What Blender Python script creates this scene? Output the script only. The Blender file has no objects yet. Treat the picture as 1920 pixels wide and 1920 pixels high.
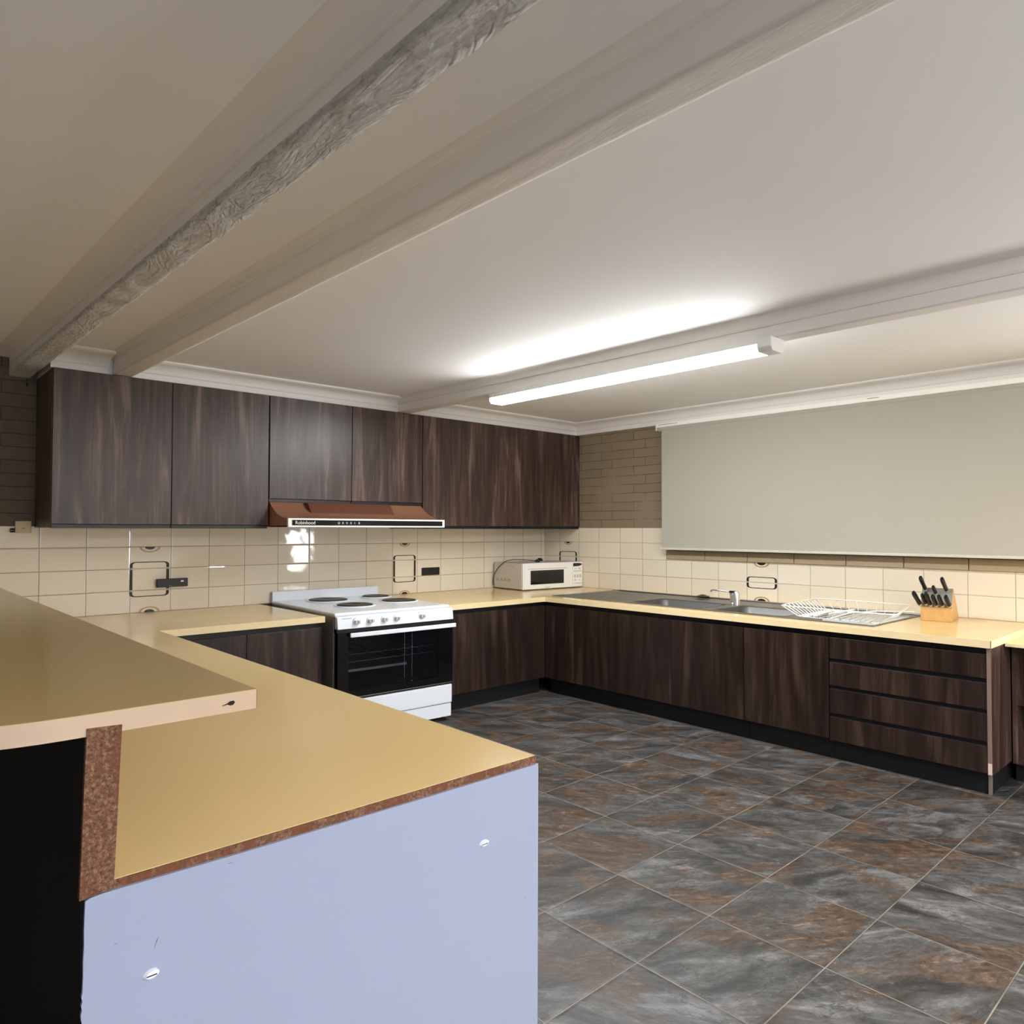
import bpy, bmesh, math, random
from mathutils import Vector, Matrix, noise as mn
random.seed(7)
C = bpy.context.scene.collection
PI = math.pi

# ------------------------------------------------------------------ camera
cam = bpy.data.cameras.new('camera')
camo = bpy.data.objects.new('camera', cam); C.objects.link(camo)
FPX = 1354.47
cam.sensor_width = 36; cam.sensor_fit = 'HORIZONTAL'; cam.lens = FPX/1920*36
cam.clip_start = 0.02
yaw, pitch, roll = -0.7431, 0.0236, 0.0018
fw = Vector((-math.sin(yaw)*math.cos(pitch), math.cos(yaw)*math.cos(pitch), math.sin(pitch)))
r = Vector((math.cos(yaw), math.sin(yaw), 0)); u = r.cross(fw)
r2 = r*math.cos(roll)+u*math.sin(roll); u2 = -r*math.sin(roll)+u*math.cos(roll)
M = Matrix((r2, u2, -fw)).transposed().to_4x4(); M.translation = Vector((-4.9404, -4.9183, 1.2742))
camo.matrix_world = M
sc = bpy.context.scene
sc.camera = camo

# ------------------------------------------------------------------ world, daylight, exposure
sc.view_settings.view_transform = 'Standard'; sc.view_settings.look = 'None'
sc.view_settings.gamma = 1; sc.view_settings.use_curve_mapping = False
sc.view_settings.exposure = 1.14
W = bpy.data.worlds.new('sky'); sc.world = W; W.use_nodes = True
bgn = W.node_tree.nodes['Background']; bgn.inputs[0].default_value = (0.72, 0.84, 1.0, 1); bgn.inputs[1].default_value = 1.5

def area(name, loc, rot, sx, sy, power, col):
    l = bpy.data.lights.new(name, 'AREA'); l.shape = 'RECTANGLE'; l.size = sx; l.size_y = sy
    l.energy = power; l.color = col
    o = bpy.data.objects.new(name, l); C.objects.link(o); o.location = loc; o.rotation_euler = rot
    return o
# daylight entering the glazed doors behind the camera and the window on the right
area('daylight_front_door', (-5.15, -8.32, 1.10), (PI/2, 0, 0), 2.8, 1.9, 15, (0.66, 0.78, 1.0))
area('daylight_side_window', (-0.06, -5.05, 0.86), (PI/2, 0, PI/2), 0.62, 0.72, 15, (0.95, 0.97, 1.0))
LAMP_STRENGTH = 32.0
FILL_LAMP_STRENGTH = 68.0  # for the two fill lamps added out of view

# ------------------------------------------------------------------ materials
def s2l(c):
    return tuple(((v/255)/12.92 if v/255 <= .04045 else ((v/255+.055)/1.055)**2.4) for v in c)
MATS = {}
class NT:
    def __init__(s, name):
        s.m = bpy.data.materials.new(name); s.m.use_nodes = True
        s.t = s.m.node_tree; s.n = s.t.nodes; s.l = s.t.links
        s.b = s.n['Principled BSDF']
        MATS[name] = s.m
    def node(s, typ, ins=None, **kw):
        x = s.n.new(typ)
        for k, v in kw.items(): setattr(x, k, v)
        for k, v in (ins or {}).items(): s.set(x.inputs[k], v)
        return x
    def set(s, sock, v):
        if isinstance(v, bpy.types.NodeSocket): s.l.new(v, sock)
        else: sock.default_value = v
    def math(s, op, a, b=None, c=None, clamp=False):
        x = s.n.new('ShaderNodeMath'); x.operation = op; x.use_clamp = clamp
        s.set(x.inputs[0], a)
        if b is not None: s.set(x.inputs[1], b)
        if c is not None: s.set(x.inputs[2], c)
        return x.outputs[0]
    def pos(s): return s.node('ShaderNodeNewGeometry').outputs['Position']
    def sep(s, v):
        x = s.node('ShaderNodeSeparateXYZ', {0: v}); return x.outputs
    def comb(s, a, b, c): return s.node('ShaderNodeCombineXYZ', {0: a, 1: b, 2: c}).outputs[0]
    def mapv(s, v, scale=(1, 1, 1), loc=(0, 0, 0), rot=(0, 0, 0)):
        return s.node('ShaderNodeMapping', {0: v, 1: loc, 2: rot, 3: scale}).outputs[0]
    def vadd(s, a, b): 
        x = s.n.new('ShaderNodeVectorMath'); s.set(x.inputs[0], a); s.set(x.inputs[1], b); return x.outputs[0]
    def noise(s, v, scale=5, detail=4, rough=.5, dist=0.0):
        return s.node('ShaderNodeTexNoise', {'Vector': v, 'Scale': scale, 'Detail': detail, 'Roughness': rough, 'Distortion': dist}).outputs[0]
    def ramp(s, f, stops, interp='LINEAR'):
        x = s.node('ShaderNodeValToRGB', {0: f}); cr = x.color_ramp; cr.interpolation = interp
        while len(cr.elements) < len(stops): cr.elements.new(.5)
        for e, (p, c) in zip(cr.elements, stops):
            e.position = p; e.color = (*c, 1) if len(c) == 3 else c
        return x.outputs[0]
    def mix(s, f, a, b, blend='MIX'):
        x = s.n.new('ShaderNodeMix'); x.data_type = 'RGBA'; x.blend_type = blend
        s.set(x.inputs[0], f)
        for i, v in ((6, a), (7, b)):
            if not isinstance(v, bpy.types.NodeSocket): v = (*v[:3], 1)
            s.set(x.inputs[i], v)
        return x.outputs[2]
    def bump(s, h, strength=.3, dist=.01, normal=None):
        x = s.node('ShaderNodeBump', {'Strength': strength, 'Distance': dist, 'Height': h})
        if normal is not None: s.l.new(normal, x.inputs['Normal'])
        return x.outputs[0]
    def out(s, col=None, rough=None, normal=None, **kw):
        if col is not None:
            if not isinstance(col, bpy.types.NodeSocket): col = (*col[:3], 1)
            s.set(s.b.inputs['Base Color'], col)
        if rough is not None: s.set(s.b.inputs['Roughness'], rough)
        if normal is not None: s.l.new(normal, s.b.inputs['Normal'])
        for k, v in kw.items(): s.set(s.b.inputs[k.replace('_', ' ')], v)
        return s.m

def simple(name, rgb, rough=.5, var=.06, vscale=18, bump=0.0, bscale=60, **kw):
    t = NT(name); p = t.pos(); c = s2l(rgb)
    n = t.noise(p, vscale, 3)
    col = t.mix(n, tuple(v*(1-var) for v in c), tuple(min(1, v*(1+var)) for v in c))
    nrm = t.bump(t.noise(p, bscale, 4), bump, .002) if bump else None
    return t.out(col, rough, nrm, **kw)

def wood_mat(name, cols):
    t = NT(name); p = t.pos()
    rnd = t.node('ShaderNodeObjectInfo').outputs['Random']
    off = t.comb(t.math('MULTIPLY', rnd, 9.0), t.math('MULTIPLY', rnd, 5.0), t.math('MULTIPLY', rnd, 7.0))
    q = t.vadd(p, off)
    n1 = t.noise(t.mapv(q, (1, 1, .11)), 7.0, 6, .55, 1.7)
    n2 = t.noise(t.mapv(q, (1, 1, .06)), 26, 5, .6, .8)
    n3 = t.noise(t.mapv(q, (1, 1, .025)), 120, 3, .6, .2)
    f = t.math('ADD', t.math('MULTIPLY', n1, .5), t.math('ADD', t.math('MULTIPLY', n2, .36), t.math('MULTIPLY', n3, .14)))
    col = t.ramp(f, [(p_, s2l(c_)) for p_, c_ in zip((.36, .46, .53, .61), cols)])
    nrm = t.bump(t.noise(t.mapv(q, (1, 1, .15)), 90, 4), .10, .002)
    t.out(col, t.math('ADD', .27, t.math('MULTIPLY', n2, .16)), nrm)
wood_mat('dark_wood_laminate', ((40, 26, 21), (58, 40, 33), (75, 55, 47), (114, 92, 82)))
wood_mat('dark_wood_laminate_shaded', ((24, 14, 11), (36, 24, 19), (46, 32, 25), (66, 50, 40)))  # base units' copy of the cabinet wood, shade put into the colour

def tile_mat(name, axis, a, zb, tw, th, g1, g2):
    t = NT(name); p = t.pos(); o = t.sep(p)
    h = o[0] if axis == 'x' else o[1]
    uu = t.math('DIVIDE', t.math('ADD', h, a), tw); vv = t.math('DIVIDE', t.math('SUBTRACT', o[2], zb), th)
    fu = t.math('FRACT', uu); fv = t.math('FRACT', vv)
    du = t.math('MULTIPLY', t.math('MINIMUM', fu, t.math('SUBTRACT', 1, fu)), tw)
    dv = t.math('MULTIPLY', t.math('MINIMUM', fv, t.math('SUBTRACT', 1, fv)), th)
    d = t.math('MINIMUM', du, dv)
    cell = t.comb(t.math('FLOOR', uu), t.math('FLOOR', vv), 0)
    wn = t.node('ShaderNodeTexWhiteNoise', {0: cell}).outputs[0]
    base = t.mix(wn, s2l((228, 215, 191)), s2l((234, 222, 199)))
    g = t.math('LESS_THAN', d, .0019)
    gc = t.mix(t.noise(p, 3.0, 3), s2l(g1), s2l(g2))
    col = t.mix(g, base, gc)
    edge = t.math('MULTIPLY', t.math('MINIMUM', d, .007), 140, clamp=True)
    nrm = t.bump(edge, .55, .0025)
    wv = t.bump(t.noise(p, 4.5, 2), .12, .02, nrm)
    # each tile is set a hair out of plane
    wob = t.node('ShaderNodeVectorMath', {0: t.node('ShaderNodeTexWhiteNoise', {0: cell}).outputs[1], 1: (.5, .5, .5)}, operation='SUBTRACT').outputs[0]
    wob = t.node('ShaderNodeVectorMath', {0: wob, 3: .012}, operation='SCALE').outputs[0]
    nr = t.node('ShaderNodeVectorMath', {0: t.vadd(wv, wob)}, operation='NORMALIZE').outputs[0]
    t.out(col, t.math('ADD', .045, t.math('MULTIPLY', g, .6)), nr)
tile_mat('cream_wall_tile_back', 'x', .5268, .7477, .24, .1369, (112, 92, 72), (184, 166, 138))
tile_mat('cream_wall_tile_side', 'y', .6964, .7477, .24, .1369, (148, 134, 112), (190, 176, 152))

def brick_mat(name, axis, rgb1, rgb2, joint_shade=(66, 52, 38), ms=.0022, lo=.36):
    t = NT(name); p = t.pos(); o = t.sep(p)
    v = t.comb(o[0] if axis == 'x' else o[1], o[2], 0)
    wob = t.noise(p, 7, 2)
    v2 = t.vadd(v, t.comb(0, t.math('MULTIPLY', t.math('SUBTRACT', wob, .5), .012), 0))
    b = t.node('ShaderNodeTexBrick', {'Vector': v2, 'Color1': (*s2l(rgb1), 1), 'Color2': (*s2l(rgb2), 1), 'Mortar': (*s2l(joint_shade), 1),
        'Scale': 1.0, 'Mortar Size': ms, 'Mortar Smooth': .1, 'Bias': 0.0, 'Brick Width': .36, 'Row Height': .0755})
    b.offset = .34; b.offset_frequency = 2
    # shadow lines of the joints put into the colour, fading in and out
    vis = t.ramp(t.noise(p, 3.2, 3), [(lo, (0, 0, 0)), (lo+.14, (1, 1, 1))])
    col = t.mix(vis, s2l(rgb1), b.outputs[0])
    col = t.mix(t.math('MULTIPLY', t.noise(p, 26, 5), .25), col, s2l((150, 130, 104)))
    h = t.math('SUBTRACT', t.math('MULTIPLY', t.noise(p, 38, 5), .25), b.outputs['Fac'])
    t.out(col, .62, t.bump(h, .6, .004))
brick_mat('painted_brick_side', 'y', (140, 123, 100), (131, 115, 93))
brick_mat('painted_brick_shaded', 'x', (84, 66, 42), (76, 60, 38), (22, 15, 8), .0035, .1)  # back wall brick, darkened in colour for the shade beside the cabinet

def floor_mat():
    t = NT('slate_look_floor_tile'); p = t.pos(); o = t.sep(p); s = .3838
    ux = t.math('DIVIDE', t.math('ADD', o[0], 1.2914), s); uy = t.math('DIVIDE', t.math('ADD', o[1], 3.5825), s)
    def edge(x):
        f = t.math('FRACT', x); return t.math('MINIMUM', f, t.math('SUBTRACT', 1, f))
    jit = t.math('MULTIPLY', t.math('SUBTRACT', t.noise(p, 40, 3), .5), .006)
    d = t.math('ADD', t.math('MINIMUM', edge(ux), edge(uy)), jit)
    cell = t.comb(t.math('FLOOR', ux), t.math('FLOOR', uy), 0)
    wn = t.node('ShaderNodeTexWhiteNoise', {0: cell}); rv = wn.outputs[1]; r1 = wn.outputs[0]
    off = t.node('ShaderNodeVectorMath', {0: rv, 3: 30.0}, operation='SCALE').outputs[0]
    q = t.vadd(p, off)
    qr = t.node('ShaderNodeVectorRotate', {'Vector': q, 'Angle': t.math('ADD', .45, t.math('MULTIPLY', r1, .8)), 'Axis': (0, 0, 1)}).outputs[0]
    st = t.mapv(qr, (1, 2.3, 1))
    n1 = t.noise(st, 3.0, 8, .62, .9)
    n2 = t.noise(t.mapv(qr, (1, 1.7, 1), (4, 2, 1)), 2.3, 6, .6, 1.2)
    n3 = t.noise(t.mapv(qr, (1, 2.2, 1), (9, 3, 1)), 14, 8, .7, 1.0)
    n4 = t.noise(q, 55, 6, .7)
    grey = t.ramp(n1, [(.30, s2l((34, 33, 32))), (.43, s2l((58, 57, 56))), (.54, s2l((80, 79, 78))), (.66, s2l((112, 112, 112)))])
    brown = t.ramp(n3, [(.3, s2l((50, 38, 29))), (.5, s2l((82, 62, 46))), (.7, s2l((122, 96, 74)))])
    col = t.mix(t.math('MULTIPLY', t.ramp(n2, [(.47, (0, 0, 0)), (.60, (1, 1, 1))]), .85), grey, brown)
    col = t.mix(t.ramp(n3, [(.58, (0, 0, 0)), (.72, (.5, .5, .5))]), col, s2l((140, 140, 142)))
    vein = t.math('ABSOLUTE', t.math('SUBTRACT', t.noise(t.mapv(qr, (1, 2.6, 1), (1, 7, 2)), 3.4, 8, .65, .6), .5))
    col = t.mix(t.ramp(vein, [(.0, (.75, .75, .75)), (.011, (0, 0, 0))]), col, s2l((30, 27, 24)))
    n5 = t.noise(t.mapv(qr, (1, 2.0, 1), (3, 3, 7)), 22, 10, .78, .7)
    col = t.mix(.75, col, t.ramp(n5, [(.32, (.16, .16, .16)), (.5, (.5, .5, .5)), (.68, (.86, .86, .86))]), 'OVERLAY')
    col = t.mix(.30, col, t.ramp(n4, [(.3, (.25,)*3), (.7, (.75,)*3)]), 'OVERLAY')
    col = t.mix(t.ramp(n5, [(.64, (0, 0, 0)), (.74, (.55, .55, .55))]), col, s2l((150, 149, 148)))
    g = t.math('LESS_THAN', d, .0052)
    dark = t.math('LESS_THAN', d, .0095)
    col = t.mix(t.math('MULTIPLY', dark, .5), col, s2l((40, 36, 32)))
    col = t.mix(t.math('MULTIPLY', g, t.ramp(t.noise(p, 5, 4), [(.35, (.45,)*3), (.6, (1,)*3)])), col, s2l((142, 132, 118)))
    h = t.math('ADD', t.math('MULTIPLY', n1, .8), t.math('ADD', t.math('MULTIPLY', n3, .4), t.math('MULTIPLY', t.math('MINIMUM', d, .03), 18)))
    t.out(col, t.ramp(n3, [(.3, (.36,)*3), (.7, (.55,)*3)]), t.bump(h, .35, .006))
floor_mat()

def bench_mat():
    t = NT('yellow_laminate'); p = t.pos()
    n = t.noise(p, 1.1, 3); n2 = t.noise(p, 160, 2)
    col = t.mix(n, s2l((236, 204, 141)), s2l((240, 211, 152)))
    col = t.mix(t.math('MULTIPLY', n2, .05), col, s2l((200, 160, 100)))
    t.out(col, t.math('ADD', .12, t.math('MULTIPLY', t.noise(p, 5, 3), .08)), t.bump(n2, .02, .001))
bench_mat()
simple('bar_laminate', (198, 170, 116), .16, .02, 2)
simple('knob_grey', (186, 189, 196), .3)
simple('sill_brick_paint', (166, 146, 116), .6, .08, 9, bump=.3, bscale=40)
simple('laminate_edge', (236, 212, 166), .35)
simple('bar_edge_laminate', (198, 170, 142), .4)
simple('black_laminate', (5, 4, 4), .6)
simple('kick_black', (12, 13, 15), .55)
simple('gap_black', (9, 9, 11), .35)
simple('white_paint', (238, 232, 224), .55, .02, 3)
simple('ceiling_paint', (250, 247, 243), .8, .02, 2)
simple('white_enamel', (236, 240, 246), .14, .01)
simple('stove_side', (128, 121, 112), .3, .03)
simple('white_melamine', (156, 163, 184), .35, .015, 2)
simple('white_plastic', (240, 238, 232), .35, .01)
simple('microwave_case', (200, 192, 178), .4, .02)
simple('grey_print', (140, 134, 124), .5)
simple('black_plastic', (16, 16, 18), .35)
simple('black_gloss', (8, 8, 9), .07)
simple('hotplate_iron', (52, 46, 42), .45, .1, bump=.1)
simple('copper_brown_enamel', (150, 106, 80), .2, .04)
simple('dark_brown_enamel', (104, 62, 46), .35, .04)
simple('chipboard_pale_edge', (226, 196, 178), .6)
simple('blind_fabric', (178, 173, 158), .85, .01, 3, bump=.05, bscale=400)
simple('blind_hem', (204, 198, 182), .6)
simple('blind_rail', (255, 253, 244), .22, .01)
simple('cream_plastic', (196, 178, 134), .45)
simple('brown_print', (188, 150, 122), .25)
simple('olive_print', (166, 142, 92), .25)
simple('dark_print', (34, 24, 18), .2)
simple('block_wood', (206, 162, 100), .45, .18, 24)
simple('wire_white', (240, 238, 230), .3)
simple('dust_white', (232, 230, 236), .5)
simple('scuff', (96, 98, 112), .6)
simple('aluminium_frame', (150, 152, 155), .35, Metallic=1.0)
simple('plaster_wall', (190, 178, 160), .8)
simple('oven_interior', (66, 66, 68), .4)

t = NT('chrome'); t.out((.85, .85, .85), .12, None, Metallic=1.0)
t = NT('rack_chrome'); t.out((.8, .8, .8), .3, None, Metallic=1.0)
t = NT('stainless'); p = t.pos()
t.out(t.mix(t.noise(p, 3, 3), (.24, .235, .23), (.33, .325, .315)), t.math('ADD', .34, t.math('MULTIPLY', t.noise(t.mapv(p, (1, .05, 1)), 200, 3), .14)), None, Metallic=1.0)
t = NT('dull_stainless'); t.out((.20, .198, .19), .5, None, Metallic=1.0)
t = NT('lamp_diffuser'); t.out((1, 1, 1), .4, None, Emission_Color=(0.95, 0.98, 1.0, 1), Emission_Strength=LAMP_STRENGTH)
t = NT('fill_lamp_diffuser'); t.out((1, 1, 1), .4, None, Emission_Color=(0.99, 0.99, 0.98, 1), Emission_Strength=FILL_LAMP_STRENGTH)
def glassy(name, tint, opac, rough=.03):
    t = NT(name)
    tr = t.node('ShaderNodeBsdfTransparent', {0: (*tint, 1)})
    t.b.inputs['Base Color'].default_value = (.01, .01, .012, 1); t.b.inputs['Roughness'].default_value = rough
    mx = t.node('ShaderNodeMixShader', {0: opac}); t.l.new(tr.outputs[0], mx.inputs[1]); t.l.new(t.b.outputs[0], mx.inputs[2])
    t.l.new(mx.outputs[0], t.n['Material Output'].inputs[0])
glassy('oven_glass', (.85, .88, .92), .22)
glassy('window_glass', (.97, .99, 1), .08)
t = NT('clear_tray')
tr = t.node('ShaderNodeBsdfTransparent', {0: (1, 1, 1, 1)}); t.out((.85, .87, .86), .15)
mx = t.node('ShaderNodeMixShader', {0: .55}); t.l.new(tr.outputs[0], mx.inputs[1]); t.l.new(t.b.outputs[0], mx.inputs[2]); t.l.new(mx.outputs[0], t.n['Material Output'].inputs[0])

t = NT('raw_chipboard'); p = t.pos()
n = t.noise(p, 160, 6, .8); n2 = t.noise(t.mapv(p, (2.2, 1, .5)), 12, 3, .5, .8)
col = t.ramp(n, [(.33, s2l((62, 36, 24))), (.5, s2l((122, 82, 58))), (.66, s2l((168, 130, 100)))])
col = t.mix(t.ramp(n2, [(.5, (0, 0, 0)), (.56, (.75, .75, .75))]), col, s2l((118, 66, 42)))
t.out(col, .85, t.bump(n, .8, .004))

t = NT('rough_sawn_paint'); p = t.pos()
w = t.noise(t.mapv(p, (1, .32, 1)), 5.5, 3, .5, 2.2)
rings = t.math('SINE', t.math('MULTIPLY', w, 62))
fine = t.noise(t.mapv(p, (1, .35, 1)), 75, 7, .75, .8)
big = t.noise(p, 9, 4, .6)
h = t.math('ADD', t.math('MULTIPLY', rings, t.math('MULTIPLY', big, .55)), t.math('MULTIPLY', fine, 1.2))
t.out(t.mix(t.ramp(fine, [(.3, (0, 0, 0)), (.5, (1, 1, 1))]), s2l((178, 169, 160)), s2l((250, 245, 238))), .7, t.bump(h, 1.0, .012))  # light on the underside and shade in its cracks put into the colour
t = NT('sawn_paint_fine'); p = t.pos()
fine = t.noise(t.mapv(p, (1, .18, 1)), 85, 6, .7, .4)
t.out(s2l((236, 228, 218)), .7, t.bump(fine, .7, .006))

# ------------------------------------------------------------------ mesh helpers
def tloc(o):
    v = Vector((0, 0, 0))
    while o is not None: v += o.location; o = o.parent
    return v
class MB:
    def __init__(s): s.bm = bmesh.new()
    def box(s, x0, x1, y0, y1, z0, z1):
        x0, x1 = sorted((x0, x1)); y0, y1 = sorted((y0, y1)); z0, z1 = sorted((z0, z1))
        v = [s.bm.verts.new((x, y, z)) for x in (x0, x1) for y in (y0, y1) for z in (z0, z1)]
        for f in ((0, 1, 3, 2), (4, 6, 7, 5), (0, 4, 5, 1), (2, 3, 7, 6), (0, 2, 6, 4), (1, 5, 7, 3)):
            s.bm.faces.new([v[i] for i in f])
        return s
    def prism(s, pts, axis, a0, a1, shear=(0, 0)):
        """extrude a 2D outline along axis; shear = shift of the outline's first coordinate per unit of axis"""
        def P(q, a):
            h, w = q; h += shear[0]*a; w += shear[1]*a
            return {'x': (a, h, w), 'y': (h, a, w), 'z': (h, w, a)}[axis]
        A = [s.bm.verts.new(P(q, a0)) for q in pts]; B = [s.bm.verts.new(P(q, a1)) for q in pts]
        n = len(pts)
        for i in range(n): s.bm.faces.new((A[i], A[(i+1) % n], B[(i+1) % n], B[i]))
        s.bm.faces.new(A); s.bm.faces.new(B[::-1])
        return s
    def cyl(s, p0, p1, r0, r1=None, n=20, cap=True):
        r1 = r0 if r1 is None else r1
        p0, p1 = Vector(p0), Vector(p1); d = (p1-p0).normalized()
        a = d.orthogonal().normalized(); b = d.cross(a)
        A, B = [], []
        for i in range(n):
            c = math.cos(2*PI*i/n)*a+math.sin(2*PI*i/n)*b
            A.append(s.bm.verts.new(p0+c*r0)); B.append(s.bm.verts.new(p1+c*r1))
        for i in range(n): s.bm.faces.new((A[i], A[(i+1) % n], B[(i+1) % n], B[i]))
        if cap: s.bm.faces.new(A[::-1]); s.bm.faces.new(B)
        return s
    def tube(s, pts, r, n=8, closed=False):
        pts = [Vector(p) for p in pts]; m = len(pts); rings = []
        ref = None
        for i, p in enumerate(pts):
            if closed: d = pts[(i+1) % m]-pts[i-1]
            else: d = pts[min(i+1, m-1)]-pts[max(i-1, 0)]
            d.normalize()
            if ref is None: ref = d.orthogonal().normalized()
            a = (ref-d*ref.dot(d)).normalized(); ref = a; b = d.cross(a)
            rings.append([s.bm.verts.new(p+(math.cos(2*PI*k/n)*a+math.sin(2*PI*k/n)*b)*r) for k in range(n)])
        for i in range(m if closed else m-1):
            A, B = rings[i], rings[(i+1) % m]
            for k in range(n): s.bm.faces.new((A[k], A[(k+1) % n], B[(k+1) % n], B[k]))
        if not closed: s.bm.faces.new(rings[0][::-1]); s.bm.faces.new(rings[-1])
        return s
    def lathe(s, prof, cx, cy, n=32):
        rings = []
        for r_, z in prof:
            if r_ < 1e-6: rings.append([s.bm.verts.new((cx, cy, z))])
            else: rings.append([s.bm.verts.new((cx+r_*math.cos(2*PI*k/n), cy+r_*math.sin(2*PI*k/n), z)) for k in range(n)])
        for A, B in zip(rings, rings[1:]):
            if len(A) == 1 and len(B) == 1: continue
            for k in range(n):
                k2 = (k+1) % n
                if len(A) == 1: s.bm.faces.new((A[0], B[k2], B[k]))
                elif len(B) == 1: s.bm.faces.new((A[k], A[k2], B[0]))
                else: s.bm.faces.new((A[k], A[k2], B[k2], B[k]))
        return s
    def poly(s, pts):
        s.bm.faces.new([s.bm.verts.new(p) for p in pts]); return s
    def build(s, name, mat, parent=None, local=False, bevel=0, smooth=False, bseg=2):
        bm = s.bm
        bmesh.ops.recalc_face_normals(bm, faces=bm.faces[:])
        me = bpy.data.meshes.new(name)
        o = bpy.data.objects.new(name, me); C.objects.link(o)
        if parent is None:
            xs = [v.co for v in bm.verts]
            base = Vector(((min(c.x for c in xs)+max(c.x for c in xs))/2, (min(c.y for c in xs)+max(c.y for c in xs))/2, min(c.z for c in xs)))
            o.location = base; sh = base
        else:
            o.parent = parent; sh = Vector((0, 0, 0)) if local else tloc(parent)
        for v in bm.verts: v.co -= sh
        bm.to_mesh(me); bm.free()
        me.materials.append(MATS[mat])
        if smooth:
            for p in me.polygons: p.use_smooth = True
        if bevel:
            md = o.modifiers.new('bevel', 'BEVEL'); md.width = bevel; md.segments = bseg; md.limit_method = 'ANGLE'; md.angle_limit = .6
        return o
def smooth_angle(o, ang=.6):
    for p in o.data.polygons: p.use_smooth = True
    es = o.data.edges
    bm = bmesh.new(); bm.from_mesh(o.data)
    for e in bm.edges:
        if len(e.link_faces) == 2 and e.calc_face_angle(0) > ang: e.smooth = False
    bm.to_mesh(o.data); bm.free()
    return o
def B(*a): return MB().box(*a)
def tag(o, label, cat, group=None, kind=None):
    o['label'] = label; o['category'] = cat
    if group: o['group'] = group
    if kind: o['kind'] = kind
    return o
def struct(o):
    o['kind'] = 'structure'; return o
def empty(name, loc, rz=0):
    o = bpy.data.objects.new(name, None); C.objects.link(o); o.location = loc; o.rotation_euler = (0, 0, rz)
    o.empty_display_size = .1
    return o
def text_mesh(name, s, size, mat, parent, loc, rot, ext=.0004):
    cu = bpy.data.curves.new(name, 'FONT'); cu.body = s; cu.size = size; cu.extrude = ext
    tmp = bpy.data.objects.new(name+'_t', cu); C.objects.link(tmp)
    dg = bpy.context.evaluated_depsgraph_get()
    me = bpy.data.meshes.new_from_object(tmp.evaluated_get(dg))
    bpy.data.objects.remove(tmp); me.materials.clear(); me.materials.append(MATS[mat])
    o = bpy.data.objects.new(name, me); C.objects.link(o); o.parent = parent
    o.location = Vector(loc)-tloc(parent); o.rotation_euler = rot
    return o

# ------------------------------------------------------------------ dimensions
ZB = .7477; ZU = .7125           # worktop top / underside
DS = .9467; DB = .9515
ZC = 2.24; ZT = 2.1324; YE = -3.9244
XW, YF = -8.0, -8.5              # far left wall, wall behind the camera

# ------------------------------------------------------------------ room shell
struct(B(XW-.1, .12, YF-.1, .12, -.1, 0).build('floor', 'slate_look_floor_tile'))
struct(B(XW-.1, .12, YF-.1, .12, ZC, ZC+.1).build('ceiling', 'ceiling_paint'))
wb = struct(B(XW-.1, .12, 0, .12, 0, ZC).build('wall_back', 'painted_brick_shaded'))
# right wall with the opening of the side window beyond the picture's right edge
m = MB()
m.box(0, .12, 0, -4.72, 0, ZC).box(0, .12, -5.38, YF, 0, ZC).box(0, .12, -4.72, -5.38, 0, .48).box(0, .12, -4.72, -5.38, 1.24, ZC)
wr = struct(m.build('wall_right', 'painted_brick_side'))
struct(B(XW-.1, XW, YF, 0, 0, ZC).build('wall_left', 'plaster_wall'))
m = MB()
m.box(XW, -6.6, YF-.1, YF, 0, ZC).box(-3.6, 0, YF-.1, YF, 0, ZC).box(-6.6, -3.6, YF-.1, YF, 2.08, ZC)
struct(m.build('wall_front', 'plaster_wall'))
# glazed door behind the camera
m = MB()
for x in (-6.6, -5.63, -4.62, -3.65): m.box(x, x+.05, YF-.07, YF-.02, 0, 2.08)
m.box(-6.6, -3.6, YF-.07, YF-.02, 2.03, 2.08).box(-6.6, -3.6, YF-.07, YF-.02, 0, .05)
d1 = struct(m.build('door_1', 'aluminium_frame'))
B(-6.56, -3.64, YF-.05, YF-.045, .05, 2.03).build('glass', 'window_glass', d1)
m = MB()
for y in (-4.72, -5.05, -5.35): m.box(.03, .07, y, y-.03, .48, 1.24)
for z in (.48, .86, 1.21): m.box(.03, .07, -4.72, -5.38, z, z+.03)
w1 = struct(m.build('window_1', 'aluminium_frame'))
B(.048, .052, -4.74, -5.36, .5, 1.22).build('glass', 'window_glass', w1)

# tiled splashbacks (part of the walls)
TZ = 1.285
B(-5.3, 0, -.008, 0, ZB+.0006, TZ).build('tile_splashback', 'cream_wall_tile_back', wb)
m = MB()
m.box(-.008, 0, -.008, -1.4255, ZB+.0006, TZ).box(-.008, 0, -1.4255, -4.66, ZB+.0006, 1.031)
sb2 = m.build('tile_splashback', 'cream_wall_tile_side', wr)

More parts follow.
